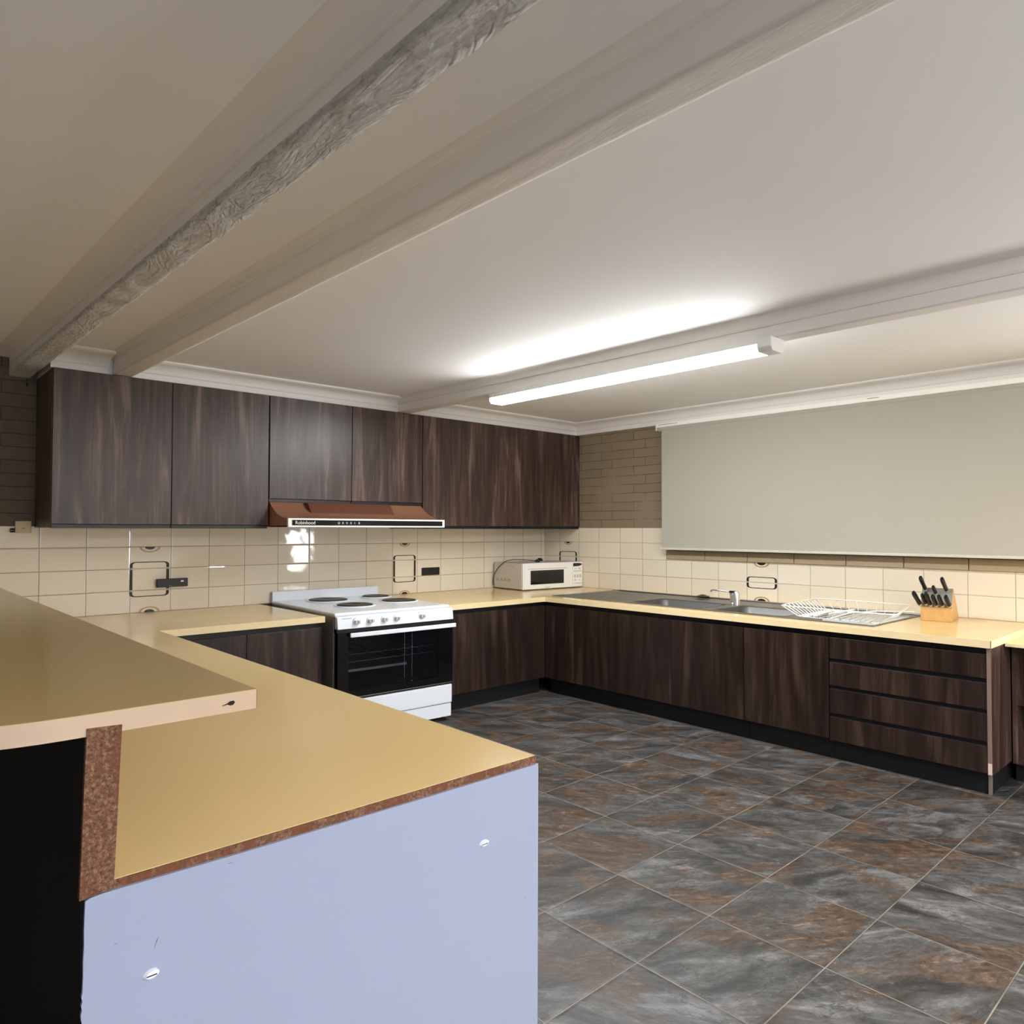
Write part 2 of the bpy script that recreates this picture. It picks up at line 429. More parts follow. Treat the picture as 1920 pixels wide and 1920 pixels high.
# printed picture tiles: rounded outline broken at the joints, half discs above and below
def motif(wall, axis, c, w, z0, z1, zt, zbm, rings, gaps, top=True, bot=True, side_open=False):
    e = .0095
    def P(h, z, d=0): return (h, -(e+d), z) if axis == 'x' else (-(e+d), h, z)
    def strip(m, pts, ww, hh):
        A_ = []
        for i in range(len(pts)):
            a_, b_ = pts[max(i-1, 0)], pts[min(i+1, len(pts)-1)]
            dx, dz = (b_[0]-a_[0])*hh, (b_[1]-a_[1])*ww; L = math.hypot(dx, dz)
            A_.append((pts[i][0], pts[i][1], -dz/L*ww/2, dx/L*hh/2))
        for (h0, za, n0, q0), (h1, zb_, n1, q1) in zip(A_, A_[1:]):
            m.poly([P(h0+n0, za+q0), P(h1+n1, zb_+q1), P(h1-n1, zb_-q1), P(h0-n0, za-q0)])
    m = MB(); x0, x1 = c-w/2, c+w/2; rx, rz = .026, .017
    tk, tz = .017, .0065
    segs = []
    def arc(cx, cz, a0, a1):
        return [(cx+rx*math.cos(a), cz+rz*math.sin(a)) for a in [a0+(a1-a0)*k/5 for k in range(6)]]
    cuts = [z for z in gaps if z0 < z < z1]
    g = .0045
    zs = [z0+rz]+sum([[z-g, z+g] for z in cuts], [])+[z1-rz]
    for xx in (x0, x1):
        for a, b in zip(zs[::2], zs[1::2]):
            if b > a: strip(m, [(xx, a), (xx, b)], tk, tz)
    # corners and horizontals
    strip(m, arc(x0+rx, z1-rz, PI, PI/2)+arc(x1-rx, z1-rz, PI/2, 0), tk, tz*.8)
    strip(m, arc(x0+rx, z0+rz, PI, 1.5*PI)+arc(x1-rx, z0+rz, 1.5*PI, 2*PI), tk, tz*.8)
    m.build('printed_outline', 'dark_print', wall)
    for zc, sg in ((zt, -1), (zbm, 1)):
        if zc is None: continue
        R, r_, hz = rings
        for nm, mt, ra, d in (('printed_ring', 'brown_print' if axis == 'x' and c < -3 else 'olive_print', R, .0002), ('printed_ring', 'cream_wall_tile_back', R*.78, .0004), ('printed_disc', 'dark_print', r_, .0007)):
            mm = MB()
            mm.poly([P(c+ra*math.cos(sg*PI*k/16), zc+sg*abs(ra*hz*math.sin(PI*k/16)), d) for k in range(17)])
            mm.build(nm, mt, wall)
J = [ZB+.1369*k for k in range(1, 5)]
motif(wb, 'x', -3.534, .215, .848, 1.062, J[2]-.001, ZB+.001, (.062, .03, .55), J)
motif(wb, 'x', -1.612, .20, .845, 1.059, J[2]-.001, ZB+.001, (.05, .028, .55), J)
motif(wr, 'y', -.322, .205, .85, 1.066, J[2]-.001, None, (.05, .028, .55), J)
motif(wr, 'y', -2.253, .222, .844, .924, 1.030, ZB+.001, (.062, .034, .55), J)

# brick sill under the blind
m = MB()
for k in range(10):
    y0 = -1.425-.36*k
    m.box(-.022, 0, y0-.002, y0-.358, 1.032, 1.104)
ss = m.build('brick_sill', 'sill_brick_paint', wr, bevel=.004)

# cornices
def cove(x, z, sx, w=.10, h=.105):
    """profile from wall foot to ceiling; sx = direction away from wall"""
    pts = [(0, 0), (.014, 0), (.014, .034), (.020, .037)]
    for k in range(7):
        a = k/6*PI/2
        pts.append((.022+(w-.034)*(1-math.cos(a)), .040+(h-.058)*math.sin(a)))
    pts += [(w-.004, h-.012), (w, h-.008), (w, h), (0, h)]
    return [(x+sx*p, z+q) for p, q in pts]
YB = -.415
m = MB()
prof = [(p, q) for p, q in cove(0, ZT+.003, 1)]
nP = len(prof)
def corn_pt(p, q, k):
    # k 0: left end, 1: corner mitre, 2: far end on the right wall
    if k == 0: return (-3.78, YB-p, q)
    if k == 1: return (-p, YB-p, q)
    return (-p, -8.4, q)
rows = [[m.bm.verts.new(corn_pt(p, q, k)) for p, q in prof] for k in range(3)]
for A_, B_ in zip(rows, rows[1:]):
    for i in range(nP): m.bm.faces.new((A_[i], A_[(i+1) % nP], B_[(i+1) % nP], B_[i]))
m.bm.faces.new(rows[0]); m.bm.faces.new(rows[-1][::-1])
struct(smooth_angle(m.build('trim_1', 'white_paint')))
# bulkhead above the wall cabinets
m = MB(); m.box(-4.15, 0, YB, 0, ZT+.002, ZC)
struct(m.build('trim_2', 'white_paint'))
# curved cornice piece closing the bay between the two left beams
m = MB()
m.prism([(YB-p, q) for p, q in cove(0, ZT+.003, 1, .16, .105)], 'x', -4.16, -3.88)
struct(smooth_angle(m.build('trim_6', 'white_paint')))

# beams: painted rough-sawn timber with a cove bead where they meet the ceiling
def beam(nm, x0, wdt, slope, y0, y1, cv, zc0, mat_bottom, ztb=2.135, wav=0.0):
    m = MB()
    bo_ = .002+wav*1.3
    L = [(x0, ztb+bo_), (x0, zc0), (x0-.011, zc0+.001), (x0-.011, zc0+.006)]
    for k in range(6):
        a = k/5*PI/2
        L.append((x0-.013-(cv-.013)*(1-math.cos(a)), zc0+.008+(ZC-zc0-.008)*math.sin(a)))
    R = [(2*x0+wdt-a, b) for a, b in L][::-1]
    m.prism(L+R, 'y', y0, y1, (slope, 0))
    root = struct(smooth_angle(m.build(nm, 'white_paint'), .35))
    # worn underside as its own skin
    m = MB(); n = int(abs(y1-y0)/.012); K = 8; rows = []
    for i in range(n+1):
        y = y0+(y1-y0)*i/n; row = []
        fade = min(1, abs(y-y0)/.35)
        for k in range(K+1):
            f = k/K; x = x0+slope*y+wdt*f
            z = ztb-.001+wav*.9*fade*mn.noise(Vector((x*16, y*9, 3)))
            if k in (0, K): x += wav*.75*fade*(mn.noise(Vector((k, y*7, 1)))+.6*mn.noise(Vector((k, y*30, 5)))); z += .002
            row.append(m.bm.verts.new((x, y, z)))
        l_, r_ = row[0].co, row[-1].co
        row = [m.bm.verts.new((min(l_.x, x0+slope*y-.0006), y, ztb+bo_+.004))]+row+[m.bm.verts.new((max(r_.x, x0+slope*y+wdt+.0006), y, ztb+bo_+.004))]
        rows.append(row)
    for a, b in zip(rows, rows[1:]):
        for k in range(K+2): m.bm.faces.new((a[k], a[k+1], b[k+1], b[k]))
    m.build('sawn_underside', mat_bottom, root, smooth=True)
    return root
beam('trim_3', -4.290, .100, -.0166, -.20, -8.4, .085, 2.186, 'rough_sawn_paint', wav=.006)
# smooth end of the first beam running on to the brick wall
B(-4.286, -4.186, -.003, -.20, 2.136, ZC).build('beam_end', 'white_paint', bpy.data.objects['trim_3'])
beam('trim_4', -3.868, .095, -.0175, -.43, -8.4, .040, 2.215, 'sawn_paint_fine', wav=.0012)
beam('trim_5', -1.975, .100, -.023, -.43, -8.4, .048, 2.190, 'white_paint', wav=0)

# ------------------------------------------------------------------ wall cabinets
YD = -.4622
def wall_cab(x0, x1, seams, z0, label, hid=0):
    root = empty('wall_cabinet', ((x0+x1)/2, 0, z0-.02))
    tag(root, label, 'cabinet', 'dark wood wall cabinets')
    B(x0, x1, -.0095, YD+.022, z0-.02, ZT-.002).build('body', 'dark_wood_laminate', root)
    xs = [x0]+seams+[x1]
    for a, b in zip(xs, xs[1:]):
        B(a+.002, b-.002, YD+.02, YD, z0, ZT-.002).build('door', 'dark_wood_laminate', root, bevel=.0015)
    for a, b in zip(xs, xs[1:]):
        B(a+.003, b-.003, YD+.022, YD+.010, z0-.022, z0-.002).build('finger_rail', 'gap_black', root, bevel=.001)
    return root
wall_cab(-4.153, -2.962, [-3.5506], 1.297, 'dark wood two-door wall cabinet beside the left brick wall')
wall_cab(-2.958, -1.762, [-2.3607], 1.468, 'short dark wood wall cabinet directly above the rangehood')
wall_cab(-1.758, -.003, [-.8771], 1.297, 'dark wood wall cabinet in the corner above the microwave')

# ------------------------------------------------------------------ rangehood
rh = tag(empty('rangehood', (-2.36, 0, 1.283)), 'copper brown rangehood with black control strip above the stove', 'rangehood')
m = MB()
m.prism([(-.0095, 1.287), (-.0095, 1.444), (-.452, 1.444), (-.452, 1.287)], 'x', -2.95, -1.77)
m.build('body', 'dark_brown_enamel', rh, bevel=.003)
m = MB()
pf = []
for k in range(13):
    a = k/12
    y = -.455-.30*a; z = 1.445-.105*(1-(1-a)**2.4)
    pf.append((y, z))
lo = [(-.755, 1.292), (-.455, 1.292)]
# visor narrows slightly to the top on the right, flares at the front
NX = 16; rows = []
for k, (y, z) in enumerate(pf):
    a = k/12
    xl = -2.952-.012*a; xr = -1.772+.0*a-.10*max(0, a-.45)*0
    rows.append([m.bm.verts.new((xl+(xr-xl)*i/NX, y, z)) for i in range(NX+1)])
for A_, B_ in zip(rows, rows[1:]):
    for i in range(NX): m.bm.faces.new((A_[i], A_[i+1], B_[i+1], B_[i]))
for side in (0, NX):
    q = [m.bm.verts.new((rows[k][side].co.x, pf[k][0], pf[k][1])) for k in range(13)]
    q += [m.bm.verts.new((rows[-1][side].co.x, -.755, 1.292)), m.bm.verts.new((rows[0][side].co.x, -.455, 1.292))]
    m.bm.faces.new(q)
vis = smooth_angle(m.build('visor', 'copper_brown_enamel', rh), .7)
m = MB()
m.prism([(-.458, 1.375), (-.458, 1.446), (-.515, 1.446), (-.575, 1.372)], 'x', -2.72, -2.08)
m.build('raised_panel', 'dark_brown_enamel', rh, bevel=.004)
m = MB(); m.prism([(-.0095, 1.2835), (-.0095, 1.2875), (-.745, 1.2875), (-.745, 1.2835)], 'x', -2.94, -1.79)
m.build('underside', 'stove_side', rh)
st = B(-2.968, -1.778, -.742, -.760, 1.284, 1.3385).build('control_strip', 'blind_rail', rh, bevel=.002)
B(-2.944, -1.80, -.7605, -.7625, 1.2945, 1.328).build('panel', 'black_gloss', st)
text_mesh('lettering', 'Robinhood', .030, 'wire_white', st, (-2.925, -.7632, 1.3015), (PI/2, 0, 0))
for i, ch in enumerate('OXVKIB'):
    text_mesh('symbol', ch, .019, 'wire_white', st, (-2.635+i*.030, -.7632, 1.3045), (PI/2, 0, 0))

# ------------------------------------------------------------------ benches
# right-hand L-shaped worktop with cut-outs for the two bowls
BW = [(-.79, -.40, -1.66, -2.23), (-.79, -.40, -2.33, -2.82)]
def slab(m, x0, x1, y0, y1, holes, z0, z1):
    xs = sorted({x0, x1, *[h[0] for h in holes], *[h[1] for h in holes]})
    ys = sorted({y0, y1, *[h[2] for h in holes], *[h[3] for h in holes]})
    for xa, xb in zip(xs, xs[1:]):
        for ya, yb in zip(ys, ys[1:]):
            cx, cy = (xa+xb)/2, (ya+yb)/2
            if any(h[0] < cx < h[1] and h[3] < cy < h[2] for h in holes): continue
            m.box(xa, xb, ya, yb, z0, z1)
def weld(m): bmesh.ops.remove_doubles(m.bm, verts=m.bm.verts[:], dist=1e-5)
def kill_inner(m):
    weld(m)
    seen = {}
    for f in m.bm.faces: seen.setdefault(tuple(sorted(v.index for v in f.verts)), []).append(f)
m = MB()
slab(m, -DS+.0025, -.0005, YE+.0025, -.0005, BW, ZU, ZB)
m.box(-1.895, -DS+.0025, -DB+.0025, -.0005, ZU, ZB)
wt = m.build('worktop', 'yellow_laminate')
tag(wt, 'yellow laminate L-shaped worktop running from the stove under the sink', 'worktop')
m = MB()
m.box(-DS, -DS+.0025, YE, -DB, ZU-.001, ZB-.0008).box(-1.895, -DS, -DB, -DB+.0025, ZU-.001, ZB-.0008)
m.build('front_edge', 'laminate_edge', wt)
B(-DS, -.0005, YE, YE+.0025, ZU-.001, ZB-.0006).build('end_edge', 'laminate_edge', wt)
m = MB()
m.box(-4.6402, -3.754, -3.7055, -.0005, ZU, ZB).box(-3.754, -2.822, -DB+.0025, -.0005, ZU, ZB)
wl = m.build('worktop', 'yellow_laminate')
tag(wl, 'yellow laminate worktop of the peninsula, lower than the bar beside it', 'worktop')
m = MB(); m.box(-3.7535, -2.822, -DB, -DB+.0025, ZU-.001, ZB-.0008).box(-2.822, -2.8195, -DB, -.01, ZU-.001, ZB-.0008)
m.box(-3.754, -3.7515, -3.705, -DB, ZU-.001, ZB-.0008)
m.build('front_edge', 'laminate_edge', wl)
B(-4.6405, -3.7515, -3.7086, -3.7056, ZU, ZB-.0010).build('raw_end', 'raw_chipboard', wl)

# ------------------------------------------------------------------ base cabinets
XF = -.930
def base_cab_side(y0, y1, label, doors, top=.70):
    root = empty('base_cabinet', (-.45, (y0+y1)/2, 0))
    tag(root, label, 'cabinet', 'dark wood base cabinets')
    B(-.912, -.0095, y0-.001, y1+.001, .1225, top).build('body', 'dark_wood_laminate_shaded', root)
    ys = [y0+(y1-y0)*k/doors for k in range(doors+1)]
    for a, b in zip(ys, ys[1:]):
        B(XF, -.912, a-.0012, b+.0012, .1225, .6795).build('door', 'dark_wood_laminate_shaded', root, bevel=.001)
    B(-.917, -.895, y0, y1, .6805, ZU-.002).build('finger_rail', 'gap_black', root)
    B(-.866, -.845, y0, y1, 0, .1225).build('kickboard', 'kick_black', root)
    return root
base_cab_side(-.936, -1.58, 'dark wood base cabinet in the inner corner below the sink drainer', 1, .68)
base_cab_side(-1.582, -2.63, 'dark wood base cabinet right under the sink bowls', 2, .52)
base_cab_side(-2.632, -3.146, 'dark wood base cabinet left of the drawers, under the dish rack', 1, .52)
def base_cab_back(x0, x1, label, seams, face=-.936, rot=False):
    root = empty('base_cabinet', ((x0+x1)/2, -.45, 0))
    tag(root, label, 'cabinet', 'dark wood base cabinets')
    B(x0+.001, x1-.001, face+.018, -.0095, .1225, .70).build('body', 'dark_wood_laminate_shaded', root)
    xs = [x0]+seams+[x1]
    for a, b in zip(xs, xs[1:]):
        B(a+.0015, b-.0015, face, face+.018, .1225, .6795).build('door', 'dark_wood_laminate_shaded', root, bevel=.001)
    B(x0, x1, face+.013, face+.033, .6805, ZU-.002).build('finger_rail', 'gap_black', root)
    B(x0, x1, face+.064, face+.084, 0, .1225).build('kickboard', 'kick_black', root)
    return root
base_cab_back(-1.888, -.932, 'dark wood base cabinet between the stove and the corner', [-1.20])
base_cab_back(-3.745, -2.83, 'dark wood base cabinet left of the stove', [-3.29])

# drawer unit
dr = tag(empty('drawer_cabinet', (-.45, -3.53, 0)), 'dark wood cabinet of four wide drawers at the right end of the sink run', 'drawers')
B(-.905, -.0095, -3.149, -3.9005, .1225, .70).build('body', 'dark_wood_laminate_shaded', dr)
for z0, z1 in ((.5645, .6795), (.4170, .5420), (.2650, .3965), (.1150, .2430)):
    d = B(-.930, -.905, -3.1500, -3.8985, z0, z1).build('drawer', 'dark_wood_laminate_shaded', dr, bevel=.0015)
for z0, z1 in ((.5430, .5635), (.3975, .4160), (.2440, .2640)):
    B(-.922, -.905, -3.1510, -3.8985, z0, z1).build('finger_rail', 'gap_black', dr)
    B(-.9265, -.921, -3.1515, -3.8985, z0-.001, z0+.001).build('rail_lip', 'black_laminate', dr)
B(-.917, -.895, -3.149, -3.905, .6805, ZU-.002).build('top_rail', 'gap_black', dr)
ep = B(-.928, -.0095, -3.9010, -3.9195, .108, ZU-.001).build('end_panel', 'dark_wood_laminate', dr)
B(-.9305, -.9281, -3.9012, -3.9193, .108, ZU-.001).build('edge_strip', 'white_plastic', ep).data.materials[0] = simple('worn_edge', (128, 106, 96), .5)
B(-.9315, -.9303, -3.9020, -3.9190, .112, .165).build('chipped_edge', 'chipboard_pale_edge', ep)
B(-.866, -.845, -3.149, -3.890, 0, .1225).build('kickboard', 'kick_black', dr)
B(-.866, -.0095, -3.890, -3.899, 0, .1225).build('kickboard', 'kick_black', dr)
B(-.872, -.858, -3.888, -3.902, 0, .108).build('corner_strip', 'stove_side', dr)

# low desk unit past the drawers
dk = tag(empty('desk', (-.36, -4.3, 0)), 'lower yellow-topped open shelf desk at the right edge beside the drawers', 'desk')
B(-.7115, -.009, -3.9265, -4.68, .699, .713).build('desk_top', 'yellow_laminate', dk)
B(-.714, -.7115, -3.9265, -4.68, .698, .7125).build('front_edge', 'laminate_edge', dk)
B(-.596, -.0095, -3.9265, -3.948, .098, .698).build('side_panel', 'dark_wood_laminate', dk)
B(-.596, -.0095, -4.655, -4.675, .098, .698).build('side_panel', 'dark_wood_laminate', dk)
B(-.30, -.28, -3.948, -4.655, .098, .698).build('back_panel', 'dark_wood_laminate', dk)
B(-.59, -.30, -3.948, -4.655, .392, .408).build('shelf', 'dark_wood_laminate', dk)
B(-.596, -.28, -3.948, -4.655, .098, .116).build('bottom_shelf', 'dark_wood_laminate', dk)
B(-.54, -.52, -3.9265, -4.675, 0, .098).build('kickboard', 'kick_black', dk)

# ------------------------------------------------------------------ peninsula
pc = tag(empty('peninsula_cabinet', (-4.2, -2.3, 0)), 'peninsula cabinet with a white melamine end panel nearest the camera', 'cabinet')
B(-4.627, -3.79, -3.7085, -.95, .1225, .70).build('body', 'dark_wood_laminate_shaded', pc)
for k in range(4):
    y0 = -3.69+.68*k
    B(-3.79, -3.772, y0+.002, y0+.676, .1225, .6795).build('door', 'dark_wood_laminate_shaded', pc, bevel=.001)
B(-3.795, -3.782, -3.69, -.97, .6805, ZU-.002).build('finger_rail', 'gap_black', pc)
B(-3.86, -3.84, -3.69, -.97, 0, .1225).build('kickboard', 'kick_black', pc)
# end panel: melamine face with a slightly ragged sawn left edge
m = MB()
pts = [(-3.7525, 0), (-3.7505, .7295), (-4.10, .7305), (-4.45, .7325)]
pts += [(-4.655, .7350), (-4.670, .7338), (-4.6768, .7310)]
z = .71
while z > 0.0:
    pts.append((-4.677-.010*(.73-z)+(random.random()-.5)*(.0035 if .40 < z < .62 else .0012), z)); z -= .006 if .40 < z < .62 else .022
pts.append((-4.679, 0))
m.prism(pts, 'y', -3.7090, -3.7150)
pn = m.build('end_panel', 'white_melamine', pc)
def screw_cap(x, z, s):
    m = MB(); a = math.radians(28)
    def E(px, pz, ra, rb, y): return [(px+math.cos(a)*ra*math.cos(t_)-math.sin(a)*rb*math.sin(t_), y, pz+math.sin(a)*ra*math.cos(t_)*.6+math.cos(a)*rb*math.sin(t_)) for t_ in [2*PI*k/20 for k in range(20)]]
    lo_, hi_ = E(x, z, .0125*s, .0075*s, -3.7151), E(x+.002*s, z+.001*s, .0105*s, .0055*s, -3.7205)
    A_ = [m.bm.verts.new(q) for q in lo_]; B_ = [m.bm.verts.new(q) for q in hi_]
    for k in range(20): m.bm.faces.new((A_[k], A_[(k+1) % 20], B_[(k+1) % 20], B_[k]))
    m.bm.faces.new(B_); m.bm.faces.new(A_[::-1])
    c = smooth_angle(m.build('screw_cap', 'white_enamel', pn), .9)
    m = MB(); m.box(x-.007*s, x+.008*s, -3.7204, -3.7211, z-.0010*s, z+.0006*s)
    m.build('slot', 'black_plastic', c)
screw_cap(-4.5868, .5905, 1.0)
screw_cap(-3.9174, .5951, 1.0)
for (x, z, l, a_) in ((-3.7946, .436, .006, 1.1), (-4.466, .722, .008, .1), (-4.58, .634, .012, 1.2), (-4.636, .655, .004, .2), (-4.578, .640, .006, 1.0)):
    dx, dz = math.cos(a_)*l/2, math.sin(a_)*l/2
    m = MB(); m.poly([(x-dx, -3.7153, z-dz), (x+dx, -3.7153, z+dz), (x+dx+.0006, -3.7153, z+dz-.0008), (x-dx+.0006, -3.7153, z-dz-.0008)])
    m.build('scuff_mark', 'scuff', pn)

# partition carrying the bar top
pt = tag(empty('partition_wall', (-4.66, -1.9, 0)), 'black-faced partition with raw chipboard end holding up the bar top', 'partition')
B(-4.6785, -4.6412, -3.697, -.0095, 0, .9685).build('board', 'black_laminate', pt)
m = MB()
m.prism([(-4.6402, .7395), (-4.6320, .9795), (-4.6788, .9815), (-4.6850, .7350)], 'y', -3.7090, -3.7180)
m.build('raw_end', 'raw_chipboard', pt)

# raised bar top with a rounded front left corner
def bar_outline(x_in=0.0):
    pts = [(-4.4246, -.0095), (-4.4246, -3.7160)]
    cx, cy, R = -4.70, -3.356, .36
    for k in range(17):
        a = -PI/2-k/16*PI/2
        pts.append((cx+R*math.cos(a), cy+R*math.sin(a)))
    pts.append((-5.06, -.0095))
    return pts
m = MB(); m.prism(bar_outline(), 'z', .9695, 1.0008); 
bt = smooth_angle(m.build('bar_top', 'bar_edge_laminate'), .5)
tag(bt, 'raised bar top of dull yellow laminate with a rounded corner at the left', 'bar top')
m = MB(); m.prism(bar_outline(), 'z', 1.0008, 1.0020)
m.build('laminate_top', 'bar_laminate', bt)
m = MB(); m.box(-4.4246, -4.4242, -3.7160, -3.7164, .9700, 1.0005)
o_ = bar_outline()
m.build('corner_line', 'dark_brown_enamel', bt)
m = MB()
m.poly([(-4.480+dx, -3.7163, .9845+dz) for dx, dz in ((-.004, -.002), (.002, -.0005), (.006, .001), (.010, .0035), (.0165, .004), (.019, .001), (.016, -.003), (.011, -.0035), (.006, -.0012), (.001, -.0024))])
m.build('chip_mark', 'dark_print', bt)

# ------------------------------------------------------------------ stove (local frame: origin at back left foot)
sv = empty('stove', (-2.742, -.022, 0), math.radians(-2.6))
tag(sv, 'white freestanding electric stove with black glass oven door', 'stove')
w, d = .842, .985
TS = .7655
def S(name, mat, *b, parent=None, bevel=0):
    return B(*b).build(name, mat, parent or sv, local=True, bevel=bevel)
m = MB()
m.box(0.003, .02, -d+.02, 0, .012, .745).box(w-.02, w-.003, -d+.02, 0, .012, .745).box(.02, w-.02, -.02, 0, .012, .745)
m.build('casing', 'stove_side', sv, local=True, bevel=.002)
m = MB()
m.box(.02, .09, -d+.03, -.02, .24, .66).box(w-.09, w-.02, -d+.03, -.02, .24, .66).box(.09, w-.09, -.20, -.02, .24, .66)
m.box(.02, w-.02, -d+.03, -.02, .20, .24).box(.02, w-.02, -d+.03, -.02, .66, .745)
m.build('oven_cavity', 'oven_interior', sv, local=True)
S('cooktop', 'white_enamel', 0, w, -d, 0, .742, TS, bevel=.012)
S('splashback', 'white_enamel', .002, w-.002, -.022, .004, TS-.01, .831, bevel=.004)
m = MB(); m.prism([(-d-.001, .747), (-d-.032, .745), (-d-.042, .672), (-d-.001, .672)], 'x', .001, w-.001)
cp = m.build('control_panel', 'white_enamel', sv, local=True, bevel=.004)
for kx in (.088+.035, .217, .317, .404, .592):
    k = MB().cyl((kx, -d-.036, .712), (kx, -d-.044, .7115), .024, .022, 24).build('knob', 'white_plastic', sv, local=True, smooth=False)
    smooth_angle(k)
    S('grip', 'knob_grey', kx-.017, kx+.017, -d-.064, -d-.044, .701, .722, parent=k, bevel=.003)
    S('pointer', 'black_plastic', kx-.002, kx+.002, -d-.0648, -d-.0642, .706, .719, parent=k)
m = MB(); m.box(.03, .095, -d-.0352, -d-.0345, .7330, .7352)
m.build('brand_print', 'scuff', cp, local=True)
m = MB(); m.box(.565, .578, -d-.0362, -d-.0345, .7345, .737)
m.build('indicator_print', 'dark_print', cp, local=True)
# hotplates
for hx, hy, rr in ((.33, -.215, .134), (.315, -.64, .118), (.73-.0, -.175, .098), (.70, -.56, .118)):
    h = MB().lathe([(rr+.022, TS+.0005), (rr+.020, TS+.0045), (rr+.004, TS+.0055), (rr-.006, TS+.001)], hx, hy, 40).build('hotplate', 'white_enamel', sv, local=True, smooth=True)
    MB().lathe([(rr, TS+.001), (rr, TS+.0085), (rr-.008, TS+.0115), (rr*.34, TS+.011), (rr*.3, TS+.009), (0, TS+.009)], hx, hy, 40).build('iron_plate', 'hotplate_iron', h, local=True, smooth=True)
# door
S('vent_gap', 'gap_black', .006, w-.006, -d-.018, -d+.02, .648, .671)
m = MB()
x0, x1, z0, z1 = .004, w-.004, .247, .650
gx0, gx1, gz0, gz1 = .075, w-.115, .300, .622
y0, y1 = -d-.036, -d-.002
m.box(x0, gx0, y0, y1, z0, z1).box(gx1, x1, y0, y1, z0, z1).box(gx0, gx1, y0, y1, z0, gz0).box(gx0, gx1, y0, y1, gz1, z1)
dor = m.build('oven_door', 'black_gloss', sv, local=True)
S('glass', 'oven_glass', gx0, gx1, y0-.0005, y0+.003, gz0, gz1, parent=dor)
hd = MB()
hd.box(.075, w+.004, y0-.030, y0-.016, .622, .648)
hd.box(.095, .115, y0-.02, y0, .628, .644).box(w-.05, w-.03, y0-.02, y0, .628, .644)
hd.build('handle', 'white_enamel', dor, local=True, bevel=.003)
m = MB(); m.box(.078, w-.008, y0-.0012, y0+.001, .254, .2575); m.build('trim_line', 'rack_chrome', dor, local=True)
# oven shelves
for zz in (.455, .50):
    m = MB()
    m.tube([(.10, -d+.05, zz), (w-.095, -d+.05, zz)], .0022, 6)
    for k in range(10): m.tube([(.11+k*.07, -d+.05, zz), (.11+k*.07, -.22, zz)], .0016, 5)
    m.tube([(.10, -.23, zz), (w-.095, -.23, zz)], .003, 6)
    m.build('oven_shelf', 'rack_chrome', sv, local=True)
m = MB(); m.tube([(.515, -d+.045, .31), (.515, -d+.045, .61)], .0018, 6).tube([(.572, -d+.045, .31), (.572, -d+.045, .61)], .0018, 6)
m.build('shelf_support', 'rack_chrome', sv, local=True)
S('baking_tray', 'rack_chrome', .10, .56, -d+.09, -.25, .385, .40)
S('storage_drawer', 'white_enamel', .004, w-.004, -d-.034, -d+.02, .118, .243, bevel=.008)
S('plinth', 'white_enamel', .008, w-.008, -d-.028, -d+.02, .030, .1155, bevel=.003)
for fx in (.05, w-.05):
    for fy in (-d+.06, -.07):
        MB().cyl((fx, fy, 0), (fx, fy, .03), .018).build('foot', 'black_plastic', sv, local=True)

# ------------------------------------------------------------------ sink
sk = tag(empty('sink', (-.47, -2.15, ZB)), 'stainless steel double bowl sink with drainers set into the worktop', 'sink')
m = MB()
slab(m, -.842, -.105, -3.352, -.925, BW, ZB+.0004, ZB+.0035)
weld(m)
m.build('rim', 'stainless', sk)
m = MB()
m.box(-.105, -.085, -3.352, -.925, ZB+.0004, ZB+.0060)
m.box(-.112, -.085, -3.352, -1.0, ZB+.0035, ZB+.012)
m.build('back_ledge', 'stainless', sk, bevel=.003)
for x0, x1, y0, y1 in BW:
    m = MB(); dz = .15; z1 = ZB+.0035; n = 8; R = .06
    def rr(ins, z, rad):
        out = []
        X0, X1, Y0, Y1 = x0+ins, x1-ins, y1+ins, y0-ins
        for (cx, cy, a0) in ((X1-rad, Y1-rad, 0), (X0+rad, Y1-rad, PI/2), (X0+rad, Y0+rad, PI), (X1-rad, Y0+rad, 1.5*PI)):
            for k in range(n+1): out.append((cx+rad*math.cos(a0+k/n*PI/2), cy+rad*math.sin(a0+k/n*PI/2), z))
        return out
    loops = [rr(-.006, z1+.0006, .004), rr(.004, z1+.0012, .05), rr(.012, z1-.004, .055), rr(.022, z1-.10, .05), rr(.045, z1-.135, .05), rr(.10, z1-.14, .04)]
    vl = [[m.bm.verts.new(q) for q in lp] for lp in loops]
    N = len(vl[0])
    for a, b in zip(vl, vl[1:]):
        for i in range(N): m.bm.faces.new((a[i], a[(i+1) % N], b[(i+1) % N], b[i]))
    m.bm.faces.new(vl[-1])
    bo = m.build('bowl', 'dull_stainless', sk, smooth=True)
    MB().lathe([(.04, z1-.139), (.036, z1-.136), (.0, z1-.138)], (x0+x1)/2, (y0+y1)/2, 20).build('drain', 'chrome', bo, smooth=True)
for y0, n_, s_ in ((-1.0, 9, -.065), (-2.93, 6, -.065)):
    m = MB()
    for k in range(n_): m.box(-.78, -.22, y0+s_*k, y0+s_*k-.018, ZB+.0032, ZB+.0048)
    m.build('drainer_ribs', 'stainless', sk, bevel=.0012)

